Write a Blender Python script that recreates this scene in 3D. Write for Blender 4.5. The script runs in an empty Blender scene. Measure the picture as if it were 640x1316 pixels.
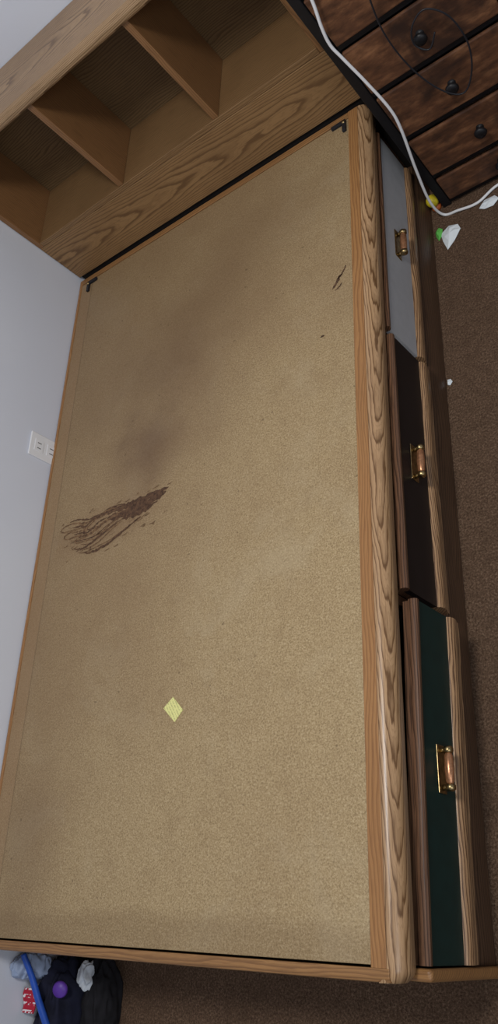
import bpy, bmesh, math, random
from mathutils import Vector, Matrix, noise as mnoise
random.seed(7)
H=0.311
scene=bpy.context.scene
try:
    scene.view_settings.view_transform='Standard'
    scene.view_settings.look='None'
except Exception: pass

def s2l(c):
    return tuple(((v/255)/12.92 if v/255<=0.04045 else (((v/255)+0.055)/1.055)**2.4) for v in c)+(1,)

# ---------------------------------------------------------------- node helpers
class NT:
    def __init__(s,name,rough=.6,spec=.3,metal=0):
        s.m=bpy.data.materials.new(name); s.m.use_nodes=True
        s.t=s.m.node_tree; s.b=s.t.nodes['Principled BSDF']
        s.b.inputs['Roughness'].default_value=rough
        s.b.inputs['Metallic'].default_value=metal
        s.b.inputs['Specular IOR Level'].default_value=spec
        s.tc=s.t.nodes.new('ShaderNodeTexCoord')
        s.obj=s.tc.outputs['Object']
    def link(s,a,b): s.t.links.new(a,b)
    def math(s,op,a,b=None,c=None,clamp=False):
        n=s.t.nodes.new('ShaderNodeMath'); n.operation=op; n.use_clamp=clamp
        for i,v in enumerate((a,b,c)):
            if v is None: continue
            if isinstance(v,(int,float)): n.inputs[i].default_value=v
            else: s.link(v,n.inputs[i])
        return n.outputs[0]
    def sep(s,v=None):
        n=s.t.nodes.new('ShaderNodeSeparateXYZ'); s.link(v or s.obj,n.inputs[0]); return n.outputs
    def comb(s,x,y,z):
        n=s.t.nodes.new('ShaderNodeCombineXYZ')
        for i,v in enumerate((x,y,z)):
            if isinstance(v,(int,float)): n.inputs[i].default_value=v
            else: s.link(v,n.inputs[i])
        return n.outputs[0]
    def noise(s,vec=None,scale=5,detail=3,rough=.5,dist=0):
        n=s.t.nodes.new('ShaderNodeTexNoise'); s.link(vec or s.obj,n.inputs['Vector'])
        n.inputs['Scale'].default_value=scale;n.inputs['Detail'].default_value=detail
        n.inputs['Roughness'].default_value=rough;n.inputs['Distortion'].default_value=dist
        return n.outputs['Fac']
    def ramp(s,f,stops,interp='LINEAR'):
        n=s.t.nodes.new('ShaderNodeValToRGB'); s.link(f,n.inputs[0]); cr=n.color_ramp; cr.interpolation=interp
        while len(cr.elements)>1: cr.elements.remove(cr.elements[-1])
        cr.elements[0].position=stops[0][0]; cr.elements[0].color=stops[0][1]
        for p,c in stops[1:]:
            e=cr.elements.new(p); e.color=c
        return n.outputs[0]
    def mix(s,f,a,b,mode='MIX'):
        n=s.t.nodes.new('ShaderNodeMix'); n.data_type='RGBA'; n.blend_type=mode
        if isinstance(f,(int,float)): n.inputs[0].default_value=f
        else: s.link(f,n.inputs[0])
        for i,v in ((6,a),(7,b)):
            if isinstance(v,tuple): n.inputs[i].default_value=v
            else: s.link(v,n.inputs[i])
        return n.outputs[2]
    def color(s,c):
        if isinstance(c,tuple): s.b.inputs['Base Color'].default_value=c
        else: s.link(c,s.b.inputs['Base Color'])
    def bump(s,h,strength=.3,dist=.002):
        n=s.t.nodes.new('ShaderNodeBump'); n.inputs['Strength'].default_value=strength; n.inputs['Distance'].default_value=dist
        s.link(h,n.inputs['Height']); s.link(n.outputs[0],s.b.inputs['Normal'])
    def smooth(s,v,a,b):
        n=s.t.nodes.new('ShaderNodeMapRange'); n.interpolation_type='SMOOTHSTEP'
        s.link(v,n.inputs[0]); n.inputs[1].default_value=a; n.inputs[2].default_value=b
        return n.outputs[0]

g=lambda v:(v,v,v,1)

def plain(name,rgb,rough=.5,spec=.3,metal=0,var=.12,scale=40):
    n=NT(name,rough,spec,metal)
    c=s2l(rgb); f=n.noise(scale=scale,detail=3)
    lo=tuple(v*(1-var) for v in c[:3])+(1,); hi=tuple(min(1,v*(1+var)) for v in c[:3])+(1,)
    n.color(n.ramp(f,[(.3,lo),(.7,hi)])); return n.m

def oak(name,axis='y',cath=False,u0=0.0,A=60.,B=12.,freq=130.,light=(176,126,74),dark=(112,68,32),rough=.42,lineamt=1.0,seed=0.,n1=9.,n2=1.2,spec=.4,thin=1.0,wander=.03,pore=.5):
    n=NT(name,rough,spec)
    o=n.sep(); idx={'x':0,'y':1,'z':2}[axis]
    al=o[idx]; oth=[o[i] for i in range(3) if i!=idx]
    if axis=='y': u=n.math('SUBTRACT',oth[0],oth[1])
    else: u=n.math('ADD',oth[0],oth[1])
    u=n.math('SUBTRACT',u,u0)
    nz=n.noise(n.comb(n.math('MULTIPLY',u,5.),n.math('MULTIPLY',al,1.6),seed),scale=1.6,detail=2)
    nz2=n.noise(n.comb(n.math('MULTIPLY',u,30.),n.math('MULTIPLY',al,6),seed+3),scale=2.2,detail=3)
    if cath:
        wd=n.noise(n.comb(n.math('MULTIPLY',al,1.3),seed,0),scale=1.5,detail=1)
        uc=n.math('ADD',u,n.math('MULTIPLY',n.math('SUBTRACT',wd,.5),wander))
        v=n.math('ADD',n.math('MULTIPLY',n.math('MULTIPLY',uc,uc),A),n.math('MULTIPLY',al,B))
    else:
        v=n.math('MULTIPLY',u,freq)
    v=n.math('ADD',v,n.math('MULTIPLY',nz,n1))
    v=n.math('ADD',v,n.math('MULTIPLY',nz2,n2))
    fr=n.math('FRACT',v)
    L=s2l(light);D=s2l(dark)
    mid=tuple(L[i]*.62+D[i]*.38 for i in range(3))+(1,)
    Dd=tuple(D[i]*lineamt+mid[i]*(1-lineamt) for i in range(3))+(1,)
    col=n.ramp(fr,[(0.,Dd),(.12*thin,Dd),(.3*thin,mid),(.55,L),(.9,L),(1.,Dd)])
    fr2=n.math('FRACT',n.math('MULTIPLY',v,4.))
    col=n.mix(n.math('MULTIPLY',n.smooth(fr2,.55,.95),.22),col,D)
    pv=n.comb(n.math('MULTIPLY',u,460.),n.math('MULTIPLY',al,18.),0)
    p=n.noise(pv,scale=1.,detail=2)
    pf=n.smooth(p,.52,.68)
    col=n.mix(n.math('MULTIPLY',pf,pore),col,D)
    big=n.noise(scale=3.5,detail=2)
    col=n.mix(n.math('MULTIPLY',n.smooth(big,.35,.75),.28),col,D)
    n.color(col)
    n.bump(n.math('ADD',fr,n.math('MULTIPLY',p,-1.2)),.10,.0005)
    return n.m

M={}
M['oak_y']=oak('oak_veneer_lengthwise','y',freq=150,light=(166,121,74),dark=(124,83,48),lineamt=.5)
M['oak_x']=oak('oak_crosswise_cubby_shade','x',freq=170,light=(138,107,72),dark=(96,70,44),lineamt=.6)  # shelf oak, tone lowered to carry some of the cubby shadow
M['oak_trim']=oak('oak_trim_crosswise','x',freq=150,light=(154,113,70),dark=(112,77,46),lineamt=.6)
M['oak_xback']=oak('oak_back_cubby_shade','x',freq=150,light=(120,96,66),dark=(84,64,42),lineamt=.6,rough=.55,seed=4,n1=10,spec=.25)  # back of the cubbies, their shadow partly put into this darker oak
M['oak_z']=oak('oak_divider','z',freq=170,light=(138,100,64),dark=(98,67,41),lineamt=.5,seed=7)
M['oak_bull']=oak('oak_bullnose_flame_grain','y',cath=True,u0=.699,A=-3000.,B=11.5,light=(184,148,110),dark=(106,76,48),rough=.32,n1=5.5,n2=1.5,spec=.45,thin=.7,wander=.03)
M['oak_front']=oak('oak_flame_grain_front','x',cath=True,u0=1.79+.085+H,A=1300.,B=6.,light=(148,115,77),dark=(98,71,45),n1=5.,n2=1.0,thin=.8,lineamt=.85)
M['oak_top']=oak('oak_flame_grain_top','x',cath=True,u0=1.9+.5+H,A=900.,B=6.,light=(166,136,102),dark=(108,83,58),seed=9,n1=4.5,n2=1.,thin=.8,lineamt=.85)
M['oak_rail']=oak('oak_dark_rail','y',freq=160,light=(112,80,58),dark=(62,42,30),rough=.35)
M['oak_raillight']=oak('oak_rail_light','y',freq=130,light=(174,138,102),dark=(82,56,38),rough=.33)
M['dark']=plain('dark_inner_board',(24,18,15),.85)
M['plinth']=oak('oak_dark_plinth','y',freq=120,light=(92,68,50),dark=(54,38,28),rough=.45)
M['black']=plain('black_drawer_paint',(24,20,22),.4)
M['gray']=plain('gray_drawer_paint',(166,166,168),.45,var=.04)
M['green']=plain('dark_green_drawer_paint',(14,42,40),.4)
M['brass']=plain('aged_brass',(160,138,98),.32,.5,1.,.4,120)
M['copper']=plain('copper_grip',(172,122,88),.3,.5,.6,.25,200)
M['plastic_black']=plain('black_plastic',(34,34,38),.4)
M['metal_black']=plain('black_metal',(22,21,23),.45)
M['white_plastic']=plain('white_plastic',(224,224,226),.4,var=.02)

# particle board
n=NT('particle_board',.55,.28)
o=n.sep(); x,y=o[0],o[1]
f1=n.noise(scale=300,detail=5,rough=.8); f2=n.noise(scale=110,detail=4,rough=.65); cl=n.noise(scale=2.3,detail=4,rough=.55)
f3=n.noise(scale=24,detail=5,rough=.7); f4=n.noise(scale=5.5,detail=5,rough=.65,dist=.4)
col=n.ramp(f1,[(.32,s2l((116,97,68))),(.5,s2l((162,139,102))),(.68,s2l((194,174,138)))])
col=n.mix(n.math('MULTIPLY',n.smooth(f2,.50,.72),.26),col,s2l((118,95,64)))
col=n.mix(n.math('MULTIPLY',n.smooth(f3,.46,.70),.20),col,s2l((122,98,68)))
col=n.mix(n.math('MULTIPLY',n.smooth(f4,.50,.72),.22),col,s2l((186,170,140)))
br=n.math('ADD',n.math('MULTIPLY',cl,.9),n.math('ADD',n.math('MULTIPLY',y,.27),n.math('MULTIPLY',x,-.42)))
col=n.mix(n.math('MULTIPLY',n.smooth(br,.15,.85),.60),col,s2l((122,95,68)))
wv=n.noise(scale=12,detail=4)
def ell(cx,cy,rx,ry,ang,lo,hi,amp):
    c,s_=math.cos(ang),math.sin(ang)
    dx=n.math('SUBTRACT',x,cx);dy=n.math('SUBTRACT',y,cy)
    a=n.math('DIVIDE',n.math('ADD',n.math('MULTIPLY',dx,c),n.math('MULTIPLY',dy,s_)),rx)
    b=n.math('DIVIDE',n.math('SUBTRACT',n.math('MULTIPLY',dy,c),n.math('MULTIPLY',dx,s_)),ry)
    d=n.math('SQRT',n.math('ADD',n.math('MULTIPLY',a,a),n.math('MULTIPLY',b,b)))
    d=n.math('ADD',d,n.math('MULTIPLY',n.math('SUBTRACT',wv,.5),amp))
    return n.math('SUBTRACT',1.,n.smooth(d,lo,hi))
st=ell(.375,1.07,.12,.13,.3,.0,1.4,1.2)
col=n.mix(n.math('MULTIPLY',st,.50),col,s2l((92,66,50)))
st=ell(.43,1.16,.20,.19,.3,.0,1.5,1.3)
col=n.mix(n.math('MULTIPLY',st,.24),col,s2l((96,70,52)))
st=ell(.46,1.38,.36,.17,.5,.0,1.6,1.4)
col=n.mix(n.math('MULTIPLY',st,.32),col,s2l((96,71,50)))
st=ell(.25,.89,.18,.055,.05,.4,1.4,.6)
col=n.mix(n.math('MULTIPLY',st,.30),col,s2l((112,80,56)))
st=ell(.5,.03,.75,.05,0,.6,1.2,.6)
col=n.mix(n.math('MULTIPLY',st,.30),col,s2l((104,80,54)))
st=ell(.13,.18,.11,.18,0,.2,1.3,1.0)
col=n.mix(n.math('MULTIPLY',st,.25),col,s2l((104,80,60)))
rim=n.math('SUBTRACT',1.,n.smooth(x,.052,.060))
col=n.mix(n.math('MULTIPLY',rim,.35),col,s2l((150,118,86)))
ln=n.math('SUBTRACT',1.,n.smooth(n.math('ABSOLUTE',n.math('SUBTRACT',x,.058)),.0005,.003))
col=n.mix(n.math('MULTIPLY',ln,.35),col,s2l((84,60,38)))
vo=n.noise(scale=75,detail=1,rough=.4)
col=n.mix(n.math('MULTIPLY',n.smooth(vo,.77,.80),.5),col,s2l((78,54,34)))
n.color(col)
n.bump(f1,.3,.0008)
n.link(n.ramp(f2,[(.3,g(.42)),(.7,g(.62))]),n.b.inputs['Roughness'])
M['board']=n.m

# carpet
n=NT('brown_carpet',.95,.1)
a=n.noise(scale=230,detail=4,rough=.75); b=n.noise(scale=45,detail=3); c=n.noise(scale=6,detail=3)
col=n.ramp(a,[(.3,s2l((58,43,33))),(.5,s2l((108,85,68))),(.72,s2l((152,127,105)))])
col=n.mix(n.math('MULTIPLY',n.smooth(b,.4,.7),.3),col,s2l((74,56,43)))
col=n.mix(n.math('MULTIPLY',n.smooth(c,.4,.7),.2),col,s2l((84,64,49)))
n.color(col); n.bump(n.math('ADD',a,n.math('MULTIPLY',b,.6)),.9,.007)
M['carpet']=n.m
n=NT('painted_wall',.7,.2)
a=n.noise(scale=120,detail=3)
n.color(n.mix(n.smooth(n.noise(scale=2),.3,.7),s2l((206,209,219)),s2l((212,215,223)))); n.bump(a,.15,.001)
M['wall']=n.m
M['ceil']=plain('ceiling_paint',(225,225,225),.9,var=.02)
# rustic dresser wood
n=NT('rustic_brown_wood',.45,.35)
o=n.sep()
vv=n.comb(n.math('MULTIPLY',o[0],2.2),o[1],n.math('MULTIPLY',o[2],7.))
a=n.noise(vv,scale=6,detail=6,rough=.65); b=n.noise(scale=8,detail=4,rough=.6,dist=.8)
col=n.ramp(a,[(.28,s2l((46,31,24))),(.5,s2l((92,60,41))),(.72,s2l((138,96,66)))])
col=n.mix(n.math('MULTIPLY',n.smooth(b,.42,.66),.8),col,s2l((42,30,26)))
n.color(col); n.bump(a,.1,.001)
M['rustic']=n.m

# ---------------------------------------------------------------- mesh helpers
def empty(name,loc=(0,0,0)):
    e=bpy.data.objects.new(name,None); scene.collection.objects.link(e); e.location=(0,0,0); e.empty_display_size=.05
    return e
def add(name,verts,faces,mat,parent=None,smooth=False,bevel=0,seg=2,raise_=True,fm=None):
    me=bpy.data.meshes.new(name)
    me.from_pydata([(v[0],v[1],v[2]+(H if raise_ else 0)) for v in verts],[],faces); me.update()
    for m in (mat if isinstance(mat,list) else [mat]): me.materials.append(m)
    if fm:
        for p,i in zip(me.polygons,fm): p.material_index=i
    bm=bmesh.new(); bm.from_mesh(me); bmesh.ops.recalc_face_normals(bm,faces=bm.faces); bm.to_mesh(me); bm.free()
    ob=bpy.data.objects.new(name,me); scene.collection.objects.link(ob)
    if smooth:
        for p in me.polygons: p.use_smooth=True
    if bevel:
        md=ob.modifiers.new('bevel','BEVEL'); md.width=bevel; md.segments=seg; md.limit_method='ANGLE'
    if parent: ob.parent=parent
    return ob
def box(name,a,b,mat,parent=None,bevel=0.0015,seg=2):
    x0,y0,z0=a;x1,y1,z1=b
    v=[(x0,y0,z0),(x1,y0,z0),(x1,y1,z0),(x0,y1,z0),(x0,y0,z1),(x1,y0,z1),(x1,y1,z1),(x0,y1,z1)]
    f=[(0,3,2,1),(4,5,6,7),(0,1,5,4),(1,2,6,5),(2,3,7,6),(3,0,4,7)]
    return add(name,v,f,mat,parent,bevel=bevel,seg=seg)
def extr_y(name,prof,ys,mat,parent=None,smooth=True,xoff=None):
    v=[];f=[];k=len(prof)
    for yy in ys:
        d=xoff(yy) if xoff else 0
        for (px,pz) in prof: v.append((px+d,yy,pz))
    for i in range(len(ys)-1):
        for j in range(k):
            j2=(j+1)%k
            f.append((i*k+j,i*k+j2,(i+1)*k+j2,(i+1)*k+j))
    f.append(tuple(range(k))); f.append(tuple(reversed(range((len(ys)-1)*k,len(ys)*k))))
    ob=add(name,v,f,mat,parent)
    if smooth:
        for p in ob.data.polygons: p.use_smooth=len(p.vertices)==4
        bm=bmesh.new(); bm.from_mesh(ob.data)
        for e in bm.edges:
            if len(e.link_faces)==2 and e.calc_face_angle(0)>math.radians(40): e.smooth=False
        bm.to_mesh(ob.data); bm.free()
    return ob
def tube(name,pts,r,mat,parent=None,res=10,closed=False,raise_=True):
    P=[Vector(p) for p in pts]
    Q=[];nn=len(P)
    for i in range(nn-1 if not closed else nn):
        p0=P[(i-1)%nn] if (closed or i>0) else P[0]; p1=P[i]; p2=P[(i+1)%nn]; p3=P[(i+2)%nn] if (closed or i+2<nn) else P[-1]
        for k in range(8):
            t=k/8; Q.append(.5*((2*p1)+(-p0+p2)*t+(2*p0-5*p1+4*p2-p3)*t*t+(-p0+3*p1-3*p2+p3)*t**3))
    if not closed: Q.append(P[-1])
    P=Q
    v=[];f=[];nn=len(P); up=Vector((0,0,1)); prev=None
    for i,p in enumerate(P):
        a=P[(i-1)%nn] if (closed or i>0) else p; b=P[(i+1)%nn] if (closed or i<nn-1) else p
        t=(b-a).normalized()
        if prev is None: s_=t.cross(up); s_=s_ if s_.length>.05 else t.cross(Vector((1,0,0)))
        else: s_=prev-t*prev.dot(t)
        s_.normalize(); prev=s_; w=t.cross(s_)
        rr=r(i/(nn-1)) if callable(r) else r
        for k in range(res):
            an=2*math.pi*k/res; v.append(p+s_*math.cos(an)*rr+w*math.sin(an)*rr)
    for i in range(nn if closed else nn-1):
        for k in range(res):
            k2=(k+1)%res;i2=(i+1)%nn
            f.append((i*res+k,i*res+k2,i2*res+k2,i2*res+k))
    if not closed:
        f.append(tuple(range(res))); f.append(tuple(reversed(range((nn-1)*res,nn*res))))
    return add(name,v,f,mat,parent,smooth=True,raise_=raise_)
def lathe(name,prof,origin,axis,mat,parent=None,seg=20):
    ax=Vector(axis).normalized(); s_=ax.cross(Vector((0,0,1)))
    if s_.length<.1: s_=ax.cross(Vector((1,0,0)))
    s_.normalize(); w=ax.cross(s_); o=Vector(origin); v=[];f=[]
    for (r,h) in prof:
        for k in range(seg):
            an=2*math.pi*k/seg; v.append(o+ax*h+(s_*math.cos(an)+w*math.sin(an))*max(r,1e-5))
    for i in range(len(prof)-1):
        for k in range(seg):
            k2=(k+1)%seg; f.append((i*seg+k,i*seg+k2,(i+1)*seg+k2,(i+1)*seg+k))
    return add(name,v,f,mat,parent,smooth=True)

# ---------------------------------------------------------------- room
L=1.791
YB=2.012
box('floor',(-.0,-1.6,-H-.05),(3.0,YB,-H),M['carpet'],bevel=0)
box('wall_left',(-.10,-1.6,-H-.05),(-.004,YB+.1,2.1),M['wall'],bevel=0)
box('wall_back',(-.004,YB,-H-.05),(3.0,YB+.1,2.1),M['wall'],bevel=0)
box('ceiling',(-.1,-1.6,2.1),(3.0,YB+.1,2.15),M['ceil'],bevel=0)

# ---------------------------------------------------------------- bed
bed=empty('storage_bed')
YE=1.779
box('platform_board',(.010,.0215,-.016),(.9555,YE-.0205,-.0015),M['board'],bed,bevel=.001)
box('wall_side_trim',(0,.018,-.05),(.0095,YE,.0),M['oak_y'],bed)
box('head_trim',(.010,YE-.018,-.05),(.956,YE,.0),M['oak_trim'],bed)
box('flat_edge_strip',(.956,.018,-.05),(.981,YE,0),M['oak_y'],bed,bevel=.0005)
def footrail():
    prof=[(0.018,0),(0.006,0),(0.001,-.003),(0,-.009),(0,-.05),(.018,-.05)]
    v=[];f=[]
    xs=[0,.2,.4,.6,.8,.95,.985]
    for xx in xs:
        for (py,pz) in prof: v.append((xx,py,pz))
    k=len(prof)
    for i in range(len(xs)-1):
        for j in range(k): f.append((i*k+j,i*k+(j+1)%k,(i+1)*k+(j+1)%k,(i+1)*k+j))
    f.append(tuple(range(k)));f.append(tuple(reversed(range((len(xs)-1)*k,len(xs)*k))))
    return add('foot_trim',v,f,M['oak_trim'],bed,bevel=.001)
footrail()
box('foot_panel',(.0,.002,-H+.001),(1.022,.019,-.052),M['oak_trim'],bed,bevel=.006,seg=4)
def arc(cx,cz,rx,rz,a0,a1,n_):
    return [(cx+rx*math.cos(math.radians(a0+(a1-a0)*i/n_)),cz+rz*math.sin(math.radians(a0+(a1-a0)*i/n_))) for i in range(n_+1)]
prof=[(.9815,-.0005)]+arc(.981,-.026,.024,.0255,88,-20,12)+[(.998,-.052),(.9815,-.052)]
ys=[0.0,.002,.005,.009,.013,.018]+[.02+ (YE-.02)*i/20 for i in range(1,21)]
def bulloff(yy):
    return -.014*(1-min(1,yy/.018))**2
extr_y('bullnose_edge',prof,ys,M['oak_bull'],bed,xoff=bulloff)
box('carcass_side',(.955,.0195,-H+.001),(.972,YE,-.054),M['dark'],bed)
box('wall_side_panel',(.002,.0195,-H+.001),(.016,YE,-.052),M['oak_y'],bed)
box('head_panel',(.017,YE-.016,-H+.001),(.954,YE,-.052),M['dark'],bed)
for i,yy in enumerate((.573,1.143,1.735)):
    box('stile_%d'%(i+1),(.9725,yy,-H+.09),(.985,yy+ (.018 if i<2 else .044),-.055),M['oak_rail'],bed)
extr_y('plinth',[(.973,-H+.001),(1.002,-H+.001),(1.002,-H+.075),(.996,-H+.085),(.973,-H+.085)],[.0195,.5,1.0,YE],M['plinth'],bed)
def drawer(nm,y0,y1,d0,d1,pm,zb=-.170):
    off=lambda yy:d0+(d1-d0)*(yy-y0)/(y1-y0)
    e=empty(nm); e.parent=bed
    ys=[y0,(y0+y1)/2,y1]
    extr_y('drawer_back_panel',[(.9730,-.062),(.986,-.062),(.986,-.208),(.9730,-.208)],ys,M['oak_rail'],e,False,xoff=off)
    extr_y('top_pull_rail',[(.9862,-.056),(.992,-.0545),(.999,-.056),(1.002,-.060),(1.001,-.067),(.997,-.072),(.9862,-.072)],ys,M['oak_rail'],e,True,xoff=off)
    extr_y('drawer_face',[(.9862,-.0725),(.998,-.0725),(.998,zb),(.9862,zb)],ys,pm,e,False,xoff=off)
    extr_y('lower_rail',[(.9862,zb-.0005),(.997,zb-.0005),(1.003,zb-.004),(1.006,zb-.011),(1.006,zb-.020),(1.003,zb-.030),(1.000,zb-.038),(.9995,-.218),(.9862,-.218)],ys,M['oak_raillight'],e,True,xoff=off)
    return e,off
def pull(e,off,yc,zc,ln=.076):
    x0=.998+off(yc)
    box('pull_plate',(x0,yc-ln/2,zc-.013),(x0+.002,yc+ln/2,zc+.013),M['brass'],e,bevel=.0015)
    for sgn in (-1,1):
        lathe('pull_post',[(0,0),(.005,0),(.0045,.006),(.0035,.009),(.0045,.013)],(x0+.002,yc+sgn*(ln/2-.009),zc),(1,0,0),M['brass'],e,12)
        lathe('pull_cap',[(0,-.006),(.006,-.0055),(.0085,-.003),(.0085,.003),(.006,.0055),(0,.006)],(x0+.015,yc+sgn*(ln/2-.009),zc),(0,1,0),M['brass'],e,16)
    lathe('pull_grip',[(.005,-ln/2+.014),(.0070,-ln/2+.018),(.008,0),(.0070,ln/2-.018),(.005,ln/2-.014)],(x0+.015,yc,zc),(0,1,0),M['copper'],e,16)
e,of=drawer('drawer_head',1.162,1.732,.002,.0,M['gray'],-.182); pull(e,of,1.435,-.125)
e,of=drawer('drawer_middle',.592,1.14,.012,.009,M['black'],-.172); pull(e,of,.868,-.120)
e,of=drawer('drawer_foot',.022,.57,.016,.028,M['green'],-.172); pull(e,of,.30,-.125)
for i,(bx,by,sg) in enumerate(((.062,1.738,1),(.930,1.740,-1))):
    w=.028;t=.013; s_=sg
    pts=[(-w*s_,-w),(-w*s_+t*s_,-w),(-w*s_+t*s_,w-t-.008),(w*s_*.9,w-t-.008),(w*s_*.9,w-.008),(-w*s_,w-.008)]
    vv=[(bx+p[0]*.75,by+p[1]*.75,-.0015) for p in pts]+[(bx+p[0]*.75,by+p[1]*.75,.006) for p in pts]
    k=6; ff=[tuple(range(k)),tuple(range(k,2*k))]+[(j,(j+1)%k,k+(j+1)%k,k+j) for j in range(k)]
    add('corner_bracket_%d'%(i+1),vv,ff,M['plastic_black'],bed,bevel=.0015)
    lathe('bracket_screw_%d'%(i+1),[(.0045,0),(.004,.002),(0,.0025)],(bx-.016*s_,by+.006,.006),(0,0,1),M['brass'],bed,12)
# scrape marks (peeled film showing wood-like streaks)
n_=NT('scraped_dark_fibre',.7,.2)
a=n_.noise(scale=160,detail=4,rough=.7)
n_.color(n_.ramp(a,[(.35,s2l((64,46,35))),(.65,s2l((104,77,57)))])); M['scrape']=n_.m
n_=NT('scraped_streaks',.7,.2)
a=n_.noise(scale=120,detail=4,rough=.7)
n_.color(n_.ramp(a,[(.35,s2l((76,54,40))),(.68,s2l((140,110,80)))])); M['scrape2']=n_.m
v=[];f=[];fm=[]
zt=-.0012
def ribbon(pts,w,jag=.25,zz=zt,pw=.6,mi=0):
    P=[Vector((p[0],p[1],0)) for p in pts];Q=[]
    nn=len(P)
    for i in range(nn-1):
        p0=P[max(i-1,0)];p1=P[i];p2=P[i+1];p3=P[min(i+2,nn-1)]
        for k in range(10):
            t=k/10;Q.append(.5*((2*p1)+(-p0+p2)*t+(2*p0-5*p1+4*p2-p3)*t*t+(-p0+3*p1-3*p2+p3)*t**3))
    Q.append(P[-1]); b=len(v)
    for i,q in enumerate(Q):
        tt=(Q[min(i+1,len(Q)-1)]-Q[max(i-1,0)]).normalized(); nrm=Vector((-tt.y,tt.x,0))
        s_=i/(len(Q)-1); en=(math.sin(math.pi*min(1,max(0,s_)))**pw)
        wa=w*en*(1+random.uniform(-jag,jag))+.0002; wb=w*en*(1+random.uniform(-jag,jag))+.0002
        a_=q+nrm*wa/2; c_=q-nrm*wb/2
        v.append((a_.x,a_.y,zz)); v.append((c_.x,c_.y,zz))
    for i in range(len(Q)-1): f.append((b+2*i,b+2*i+1,b+2*i+3,b+2*i+2)); fm.append(mi)
ribbon([(.20,.930),(.28,.929),(.34,.926),(.40,.930),(.462,.935)],.018,.4,pw=.6)
ribbon([(.26,.913),(.32,.909),(.39,.913),(.455,.926)],.024,.4,zt+.00004,pw=.5)
ribbon([(.31,.896),(.37,.897),(.43,.910)],.013,.6,zt+.00008)
zc=0
for k in range(16):
    zc+=1; t=k/15
    x0=.085+.09*t+random.uniform(-.008,.035)
    y0=.940-.100*t
    x3=.29+.09*t+random.uniform(-.09,.03)
    y3=.932-.050*t+.003
    wob=random.uniform(-.004,.004)
    pts=[(x0,y0),(x0+.03,y0-.004+wob),(x0+(x3-x0)*.45,y0-.008+(y3-y0)*.25-wob),(x0+(x3-x0)*.75,y0+(y3-y0)*.6+wob*.5),(x3,y3)]
    ribbon(pts,random.uniform(.0025,.0065),.7,zt+.00003*zc,pw=.5,mi=k%3!=0 and 1 or 0)
for (xt,yt,h) in ((.088,.925,.010),(.105,.902,.010),(.15,.880,.009)):
    zc+=1
    ribbon([(xt+.05,yt+h),(xt+.014,yt+h*.75),(xt,yt),(xt+.014,yt-h*.8),(xt+.06,yt-h)],.0035,.6,zt+.00003*zc,pw=.4,mi=1)
for k in range(40):
    x0=random.uniform(.08,.46); y0=random.choice([random.uniform(.825,.86),random.uniform(.938,.952),random.uniform(.86,.89)]); l=random.uniform(.005,.022)
    ribbon([(x0,y0),(x0+l*.5,y0+.001),(x0+l,y0+.004)],random.uniform(.001,.003),.5,zt+.0005,mi=1)
for (a_,b_,w_) in (((.905,1.268),(.925,1.300),.007),((.922,1.292),(.940,1.318),.004),((.912,1.262),(.93,1.275),.004),((.874,1.157),(.883,1.160),.005),((.915,1.29),(.932,1.30),.004)):
    ribbon([a_,((a_[0]+b_[0])/2+.003,(a_[1]+b_[1])/2),b_],w_,.5,mi=0)
add('scraped_marks',v,f,[M['scrape'],M['scrape2']],bed,fm=[int(i) for i in fm])
n_=NT('yellow_paper_label',.6,.2)
o=n_.sep()
r=n_.math('FRACT',n_.math('MULTIPLY',n_.math('ADD',n_.math('MULTIPLY',o[0],.83),n_.math('MULTIPLY',o[1],.55)),170.))
tx=n_.noise(scale=420,detail=1)
k_=n_.math('MULTIPLY',n_.smooth(r,.55,.65),n_.smooth(tx,.42,.5))
n_.color(n_.mix(n_.math('MULTIPLY',k_,.45),s2l((222,218,145)),s2l((120,116,76)))); M['label']=n_.m
lp=[(.526,.453),(.555,.425),(.535,.404),(.502,.434)]
add('paper_label',[(p[0],p[1],-.0013) for p in lp]+[(p[0],p[1],-.0003) for p in lp],[(0,1,2,3),(4,5,6,7),(0,1,5,4),(1,2,6,5),(2,3,7,6),(3,0,4,7)],M['label'],bed)

# ---------------------------------------------------------------- headboard
hb=empty('bookcase_headboard')
y0=L; yb=YB-.003; zs=.169; zt_=.468; ztop=.49
box('lower_front_panel',(.0,y0,.005),(1.0,y0+.016,zs-.0165),M['oak_front'],hb)
box('base_panel_gap_shade',(.004,y0+.006,-H+.001),(.996,y0+.018,.0045),M['dark'],hb,bevel=0)  # near-black colour paints in the shade of the gap under the oak panel
box('bottom_shelf',(.0165,y0,zs-.016),(.983,yb-.008,zs),M['oak_x'],hb)
box('back_panel',(.001,yb-.0075,-H+.001),(.999,yb,ztop-.023),M['oak_xback'],hb,bevel=0)
box('side_panel_1',(.0,y0-.0,zs-.016),(.016,yb-.008,zt_-.0005),M['oak_z'],hb)
box('side_panel_2',(.9835,y0,zs-.016),(1.0,yb-.008,zt_-.0005),M['oak_z'],hb)
box('divider_1',(.350,y0+.001,zs+.0003),(.367,yb-.008,zt_-.0005),M['oak_z'],hb)
box('divider_2',(.682,y0+.001,zs+.0003),(.699,yb-.008,zt_-.0005),M['oak_z'],hb)
pf=[(y0-.004,zt_),(y0-.010,zt_+.006),(y0-.012,zt_+.016),(y0-.008,zt_+.026),(y0,zt_+.030),(yb,zt_+.030),(yb,zt_)]
v=[];f=[];k=len(pf)
for xx in (-.001,.5,1.004):
    for p in pf: v.append((xx,p[0],p[1]))
for i in range(2):
    for j in range(k): f.append((i*k+j,i*k+(j+1)%k,(i+1)*k+(j+1)%k,(i+1)*k+j))
f.append(tuple(range(k)));f.append(tuple(reversed(range(2*k,3*k))))
add('top_board',v,f,M['oak_top'],hb,bevel=.001)

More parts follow.
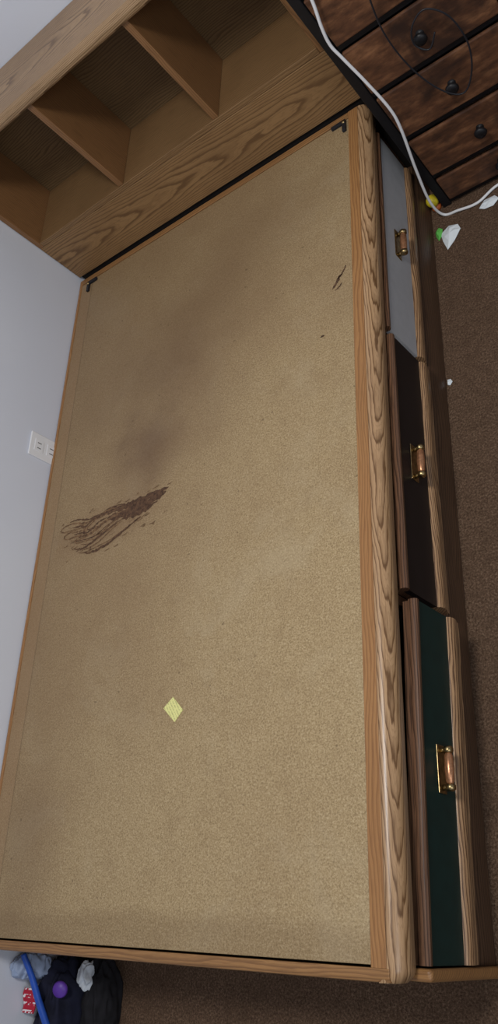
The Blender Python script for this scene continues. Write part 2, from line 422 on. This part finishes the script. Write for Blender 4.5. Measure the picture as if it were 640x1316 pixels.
# ---------------------------------------------------------------- outlet
ol=empty('wall_outlet')
xw=-.0035
box('cover_plate',(xw,1.145,-.020),(xw+.005,1.215,.055+.02),M['white_plastic'],ol,bevel=.002)
for i,zc_ in enumerate((.007,.047)):
    box('receptacle_%d'%(i+1),(xw+.005,1.163,zc_-.014),(xw+.0065,1.197,zc_+.014),M['white_plastic'],ol,bevel=.001)
    box('slot_a_%d'%(i+1),(xw+.0065,1.171,zc_-.006),(xw+.0068,1.173,zc_+.006),M['black'],ol,bevel=0)
    box('slot_b_%d'%(i+1),(xw+.0065,1.186,zc_-.006),(xw+.0068,1.188,zc_+.006),M['black'],ol,bevel=0)

# ---------------------------------------------------------------- dresser
dr=empty('rustic_dresser')
dx0,dx1=1.036,1.70; dy0,dy1=1.68,1.99; dz0,dz1=-H+.001,.62
for i,(a_,b_) in enumerate(((dx0,dy0),(dx1-.022,dy0),(dx0,dy1-.022),(dx1-.022,dy1-.022))):
    box('post_%d'%(i+1),(a_,b_,dz0),(a_+.022,b_+.022,dz1-.02),M['metal_black'],dr,bevel=.002)
box('dresser_top',(dx0-.005,dy0-.005,dz1-.0195),(dx1+.005,dy1+.005,dz1),M['rustic'],dr)
box('side_cloth_panel',(dx0+.008,dy0+.0225,-.28),(dx0+.012,dy1-.0225,dz1-.02),M['metal_black'],dr,bevel=0)
box('back_cloth_panel',(dx0+.0225,dy1-.012,-.28),(dx1-.0225,dy1-.008,dz1-.02),M['metal_black'],dr,bevel=0)
zl=[.47,.335,.200,.065,-.075,-.208,-.298]
for i,zz in enumerate(zl):
    box('cross_rail_%d'%(i+1),(dx0+.0225,dy0+.004,zz-.008),(dx1-.0225,dy0+.02,zz+.006),M['metal_black'],dr,bevel=.001)
xm=(dx0+dx1)/2
box('center_post',(xm-.008,dy0+.0005,-.29),(xm+.008,dy0+.0035,dz1-.02),M['metal_black'],dr,bevel=.001)
zz_=[dz1-.02]+zl
for i in range(len(zl)):
    t_,b_=zz_[i]-.010,zz_[i+1]+.008
    for j,(xa,xb) in enumerate(((dx0+.026,xm-.010),(xm+.010,dx1-.026))):
        box('drawer_front_%d_%d'%(i+1,j+1),(xa,dy0-.006,b_),(xb,dy0+.003,t_),M['rustic'],dr,bevel=.003)
        xc=(xa+xb)/2
        lathe('knob_%d_%d'%(i+1,j+1),[(.009,0),(.004,.002),(.004,.010),(.011,.013),(.0145,.018),(.012,.023),(.004,.025),(0,.025)],(xc,dy0-.006,(t_+b_)/2),(0,-1,0),M['metal_black'],dr,20)

# ---------------------------------------------------------------- cables
tube('white_power_cable',[(1.10,1.655,.42),(1.088,1.650,.335),(1.072,1.648,.277),(1.064,1.650,.235),(1.068,1.650,.196),(1.077,1.650,.123),(1.084,1.65,.04),(1.078,1.650,-.021),(1.050,1.650,-.14),(1.030,1.65,-.245),(1.035,1.655,-H+.006),(1.074,1.645,-H+.005),(1.124,1.638,-H+.005),(1.176,1.661,-H+.005),(1.25,1.66,-H+.005)],.0034,M['white_plastic'])
tube('thin_black_cord',[(1.185,1.640,.30),(1.165,1.640,.20),(1.17,1.640,.10),(1.195,1.638,.02),(1.23,1.636,-.015),(1.265,1.638,.02),(1.285,1.640,.08),(1.28,1.640,.15),(1.25,1.640,.19),(1.215,1.640,.175),(1.20,1.640,.14),(1.22,1.636,.115),(1.245,1.636,.14)],.0018,M['plastic_black'],res=8)

# ---------------------------------------------------------------- floor bits
yb_=empty('yellow_toy_ball')
M['yellow']=plain('yellow_rubber',(214,194,48),.4); M['orange']=plain('orange_rubber',(190,100,50),.4)
lathe('ball',[(0.0001,-.016)]+[(.016*math.cos(math.radians(a)),.016*math.sin(math.radians(a))) for a in range(-75,76,15)]+[(0.0001,.016)],(1.019,1.692,-H+.028),(0,0,1),M['yellow'],yb_)
lathe('base',[(0,0),(.012,0),(.013,.006),(.010,.014),(0,.0142)],(1.019,1.692,-H+.0005),(0,0,1),M['orange'],yb_)
def crumple(name,outline,mat,seed=0,h=.012):
    random.seed(seed); cx=sum(p[0] for p in outline)/len(outline); cy=sum(p[1] for p in outline)/len(outline)
    v=[(cx,cy,-H+.002+h)];f=[];k=len(outline)
    for (px,py) in outline: v.append((px,py,-H+.0015+random.uniform(0,h*.25)))
    for (px,py) in outline: v.append(((px+cx)/2+random.uniform(-.003,.003),(py+cy)/2+random.uniform(-.003,.003),-H+.002+h*random.uniform(.4,1.1)))
    for i in range(k):
        j=(i+1)%k
        f.append((1+i,1+j,1+k+i)); f.append((1+j,1+k+j,1+k+i)); f.append((0,1+k+i,1+k+j))
    ob=add(name,v,f,mat); md=ob.modifiers.new('s','SOLIDIFY'); md.thickness=.001
    return ob
M['paper']=plain('white_tissue_paper',(222,228,232),.7,var=.03); M['lime']=plain('green_wrapper',(96,180,80),.5)
crumple('crumpled_paper',[(1.022,1.600),(1.045,1.614),(1.068,1.606),(1.074,1.588),(1.056,1.560),(1.036,1.542),(1.026,1.575)],M['paper'],3,.008)
crumple('crumpled_paper.001',[(1.125,1.620),(1.140,1.638),(1.166,1.637),(1.176,1.622),(1.160,1.608),(1.138,1.610)],M['paper'],5,.008)
crumple('paper_scrap',[(1.006,1.172),(1.014,1.171),(1.018,1.163),(1.012,1.155),(1.006,1.158)],M['paper'],8,.003)
crumple('green_wrapper',[(1.008,1.612),(1.018,1.624),(1.028,1.614),(1.026,1.596),(1.016,1.582),(1.010,1.598)],M['lime'],4,.008)

# ---------------------------------------------------------------- clutter at foot, against the wall
M['denim']=plain('dark_navy_cloth',(26,28,46),.9,var=.35,scale=30)
M['blackcloth']=plain('black_cloth',(26,25,29),.9,var=.3,scale=60)
M['blue']=plain('blue_plastic',(44,84,176),.35); M['purple']=plain('purple_plastic',(96,60,160),.4)
M['whitecloth']=plain('white_cloth',(196,202,210),.85,var=.08)
M['lightblue']=plain('pale_blue_cloth',(150,164,190),.85,var=.15)
n=NT('red_white_print',.7,.2)
o=n.sep(); st_=n.math('FRACT',n.math('MULTIPLY',o[1],70.)); tn=n.noise(scale=150,detail=1)
n.color(n.mix(n.math('MULTIPLY',n.smooth(st_,.5,.6),n.smooth(tn,.46,.52)),s2l((176,40,60)),s2l((228,222,226)))); M['red']=n.m
def blob(name,c,r,mat,seed,parent=None,amp=.35,frq=14):
    bm=bmesh.new(); bmesh.ops.create_icosphere(bm,subdivisions=5,radius=1)
    for vv in bm.verts:
        p=vv.co.copy()
        p=Vector([math.copysign(abs(t)**.75,t) for t in p]); q=Vector((p.x*r[0],p.y*r[1],p.z*r[2]))
        nn=mnoise.fractal(q*frq+Vector((seed,seed*2,0)),1.0,2.0,3)
        rid=1-abs(mnoise.noise(Vector((q.x*frq*2.6,q.y*frq*.9,q.z*frq*2.6))+Vector((seed,0,seed))))*2.4
        s_=1+amp*nn*.5+amp*.5*(rid-.6)
        vv.co=Vector((max(c[0]+q.x*s_,0.0),min(c[1]+q.y*s_,-.004),max(c[2]+q.z*s_,-H+.001)))
    me=bpy.data.meshes.new(name); bm.to_mesh(me); bm.free()
    for vv in me.vertices: vv.co.z+=H
    for p in me.polygons: p.use_smooth=True
    ob=bpy.data.objects.new(name,me); me.materials.append(mat); scene.collection.objects.link(ob)
    if parent: ob.parent=parent
    return ob
pile=empty('clothes_pile')
blob('navy_trousers',(.040,-.17,-H+.07),(.036,.13,.075),M['denim'],3,pile)
blob('pale_shirt',(.018,-.034,-H+.165),(.017,.024,.045),M['lightblue'],6,pile,frq=34,amp=.5)
blob('folded_jumper',(.030,-.070,-H+.07),(.030,.055,.07),M['denim'],11,pile,frq=20)
blob('black_shirt',(.104,-.10,-H+.035),(.034,.085,.04),M['blackcloth'],8,pile,frq=20)
blob('white_sock',(.092,-.048,-H+.075),(.016,.026,.014),M['whitecloth'],5,pile,frq=40,amp=.6)
v=[];f=[]
for i in range(6):
    for j in range(5): v.append((.003+.034*j/4,-.075-.045*i/5,-H+.166+.003*math.sin(i*1.3)-.004*(j/4)**2))
for i in range(5):
    for j in range(4): f.append((i*5+j,i*5+j+1,(i+1)*5+j+1,(i+1)*5+j))
ob=add('printed_label',v,f,M['red'],pile); ob.modifiers.new('s','SOLIDIFY').thickness=.002
tube('blue_stick',[(.034,-.010,-.105),(.042,-.05,-.128),(.052,-.10,-.150),(.066,-.17,-.185)],lambda t:.006+.002*t,M['blue'],pile,res=14)
lathe('purple_disc',[(0,-.006),(.014,-.006),(.017,0),(.014,.006),(0,.006)],(.070,-.075,-H+.125),(.5,-.2,.8),M['purple'],pile)

# ---------------------------------------------------------------- lights
def area(name,loc,target,size,power,col=(1,1,1)):
    l=bpy.data.lights.new(name,'AREA'); l.energy=power; l.size=size; l.color=col; l.shape='DISK'
    o=bpy.data.objects.new(name,l); scene.collection.objects.link(o); o.location=loc
    d=Vector(target)-Vector(loc); o.rotation_euler=d.to_track_quat('-Z','Y').to_euler(); return o
area('ceiling_light',(1.35,.60,2.05+H),(.9,.9,0),.40,25.5,(1,.985,.96))
area('window_light',(2.9,-.6,1.5+H),(.5,1.0,.2),1.2,15,(.88,.94,1.))
w=bpy.data.worlds.new('World'); scene.world=w; w.use_nodes=True
w.node_tree.nodes['Background'].inputs[0].default_value=(.82,.88,1,1); w.node_tree.nodes['Background'].inputs[1].default_value=.31

# ---------------------------------------------------------------- camera
cam=bpy.data.cameras.new('camera'); co=bpy.data.objects.new('camera',cam); scene.collection.objects.link(co)
R=[[0.774611,0.035074,-0.631465],[-0.256131,-0.895516,-0.363933],[-0.578252,0.443643,-0.684693]]
m=Matrix(((R[0][0],-R[1][0],-R[2][0],1.653),(R[0][1],-R[1][1],-R[2][1],.072),(R[0][2],-R[1][2],-R[2][2],1.128+H),(0,0,0,1)))
co.matrix_world=m
cam.sensor_fit='VERTICAL'; cam.sensor_height=24; cam.sensor_width=24; cam.lens=1057.7/1316*24; cam.clip_start=.01
scene.camera=co
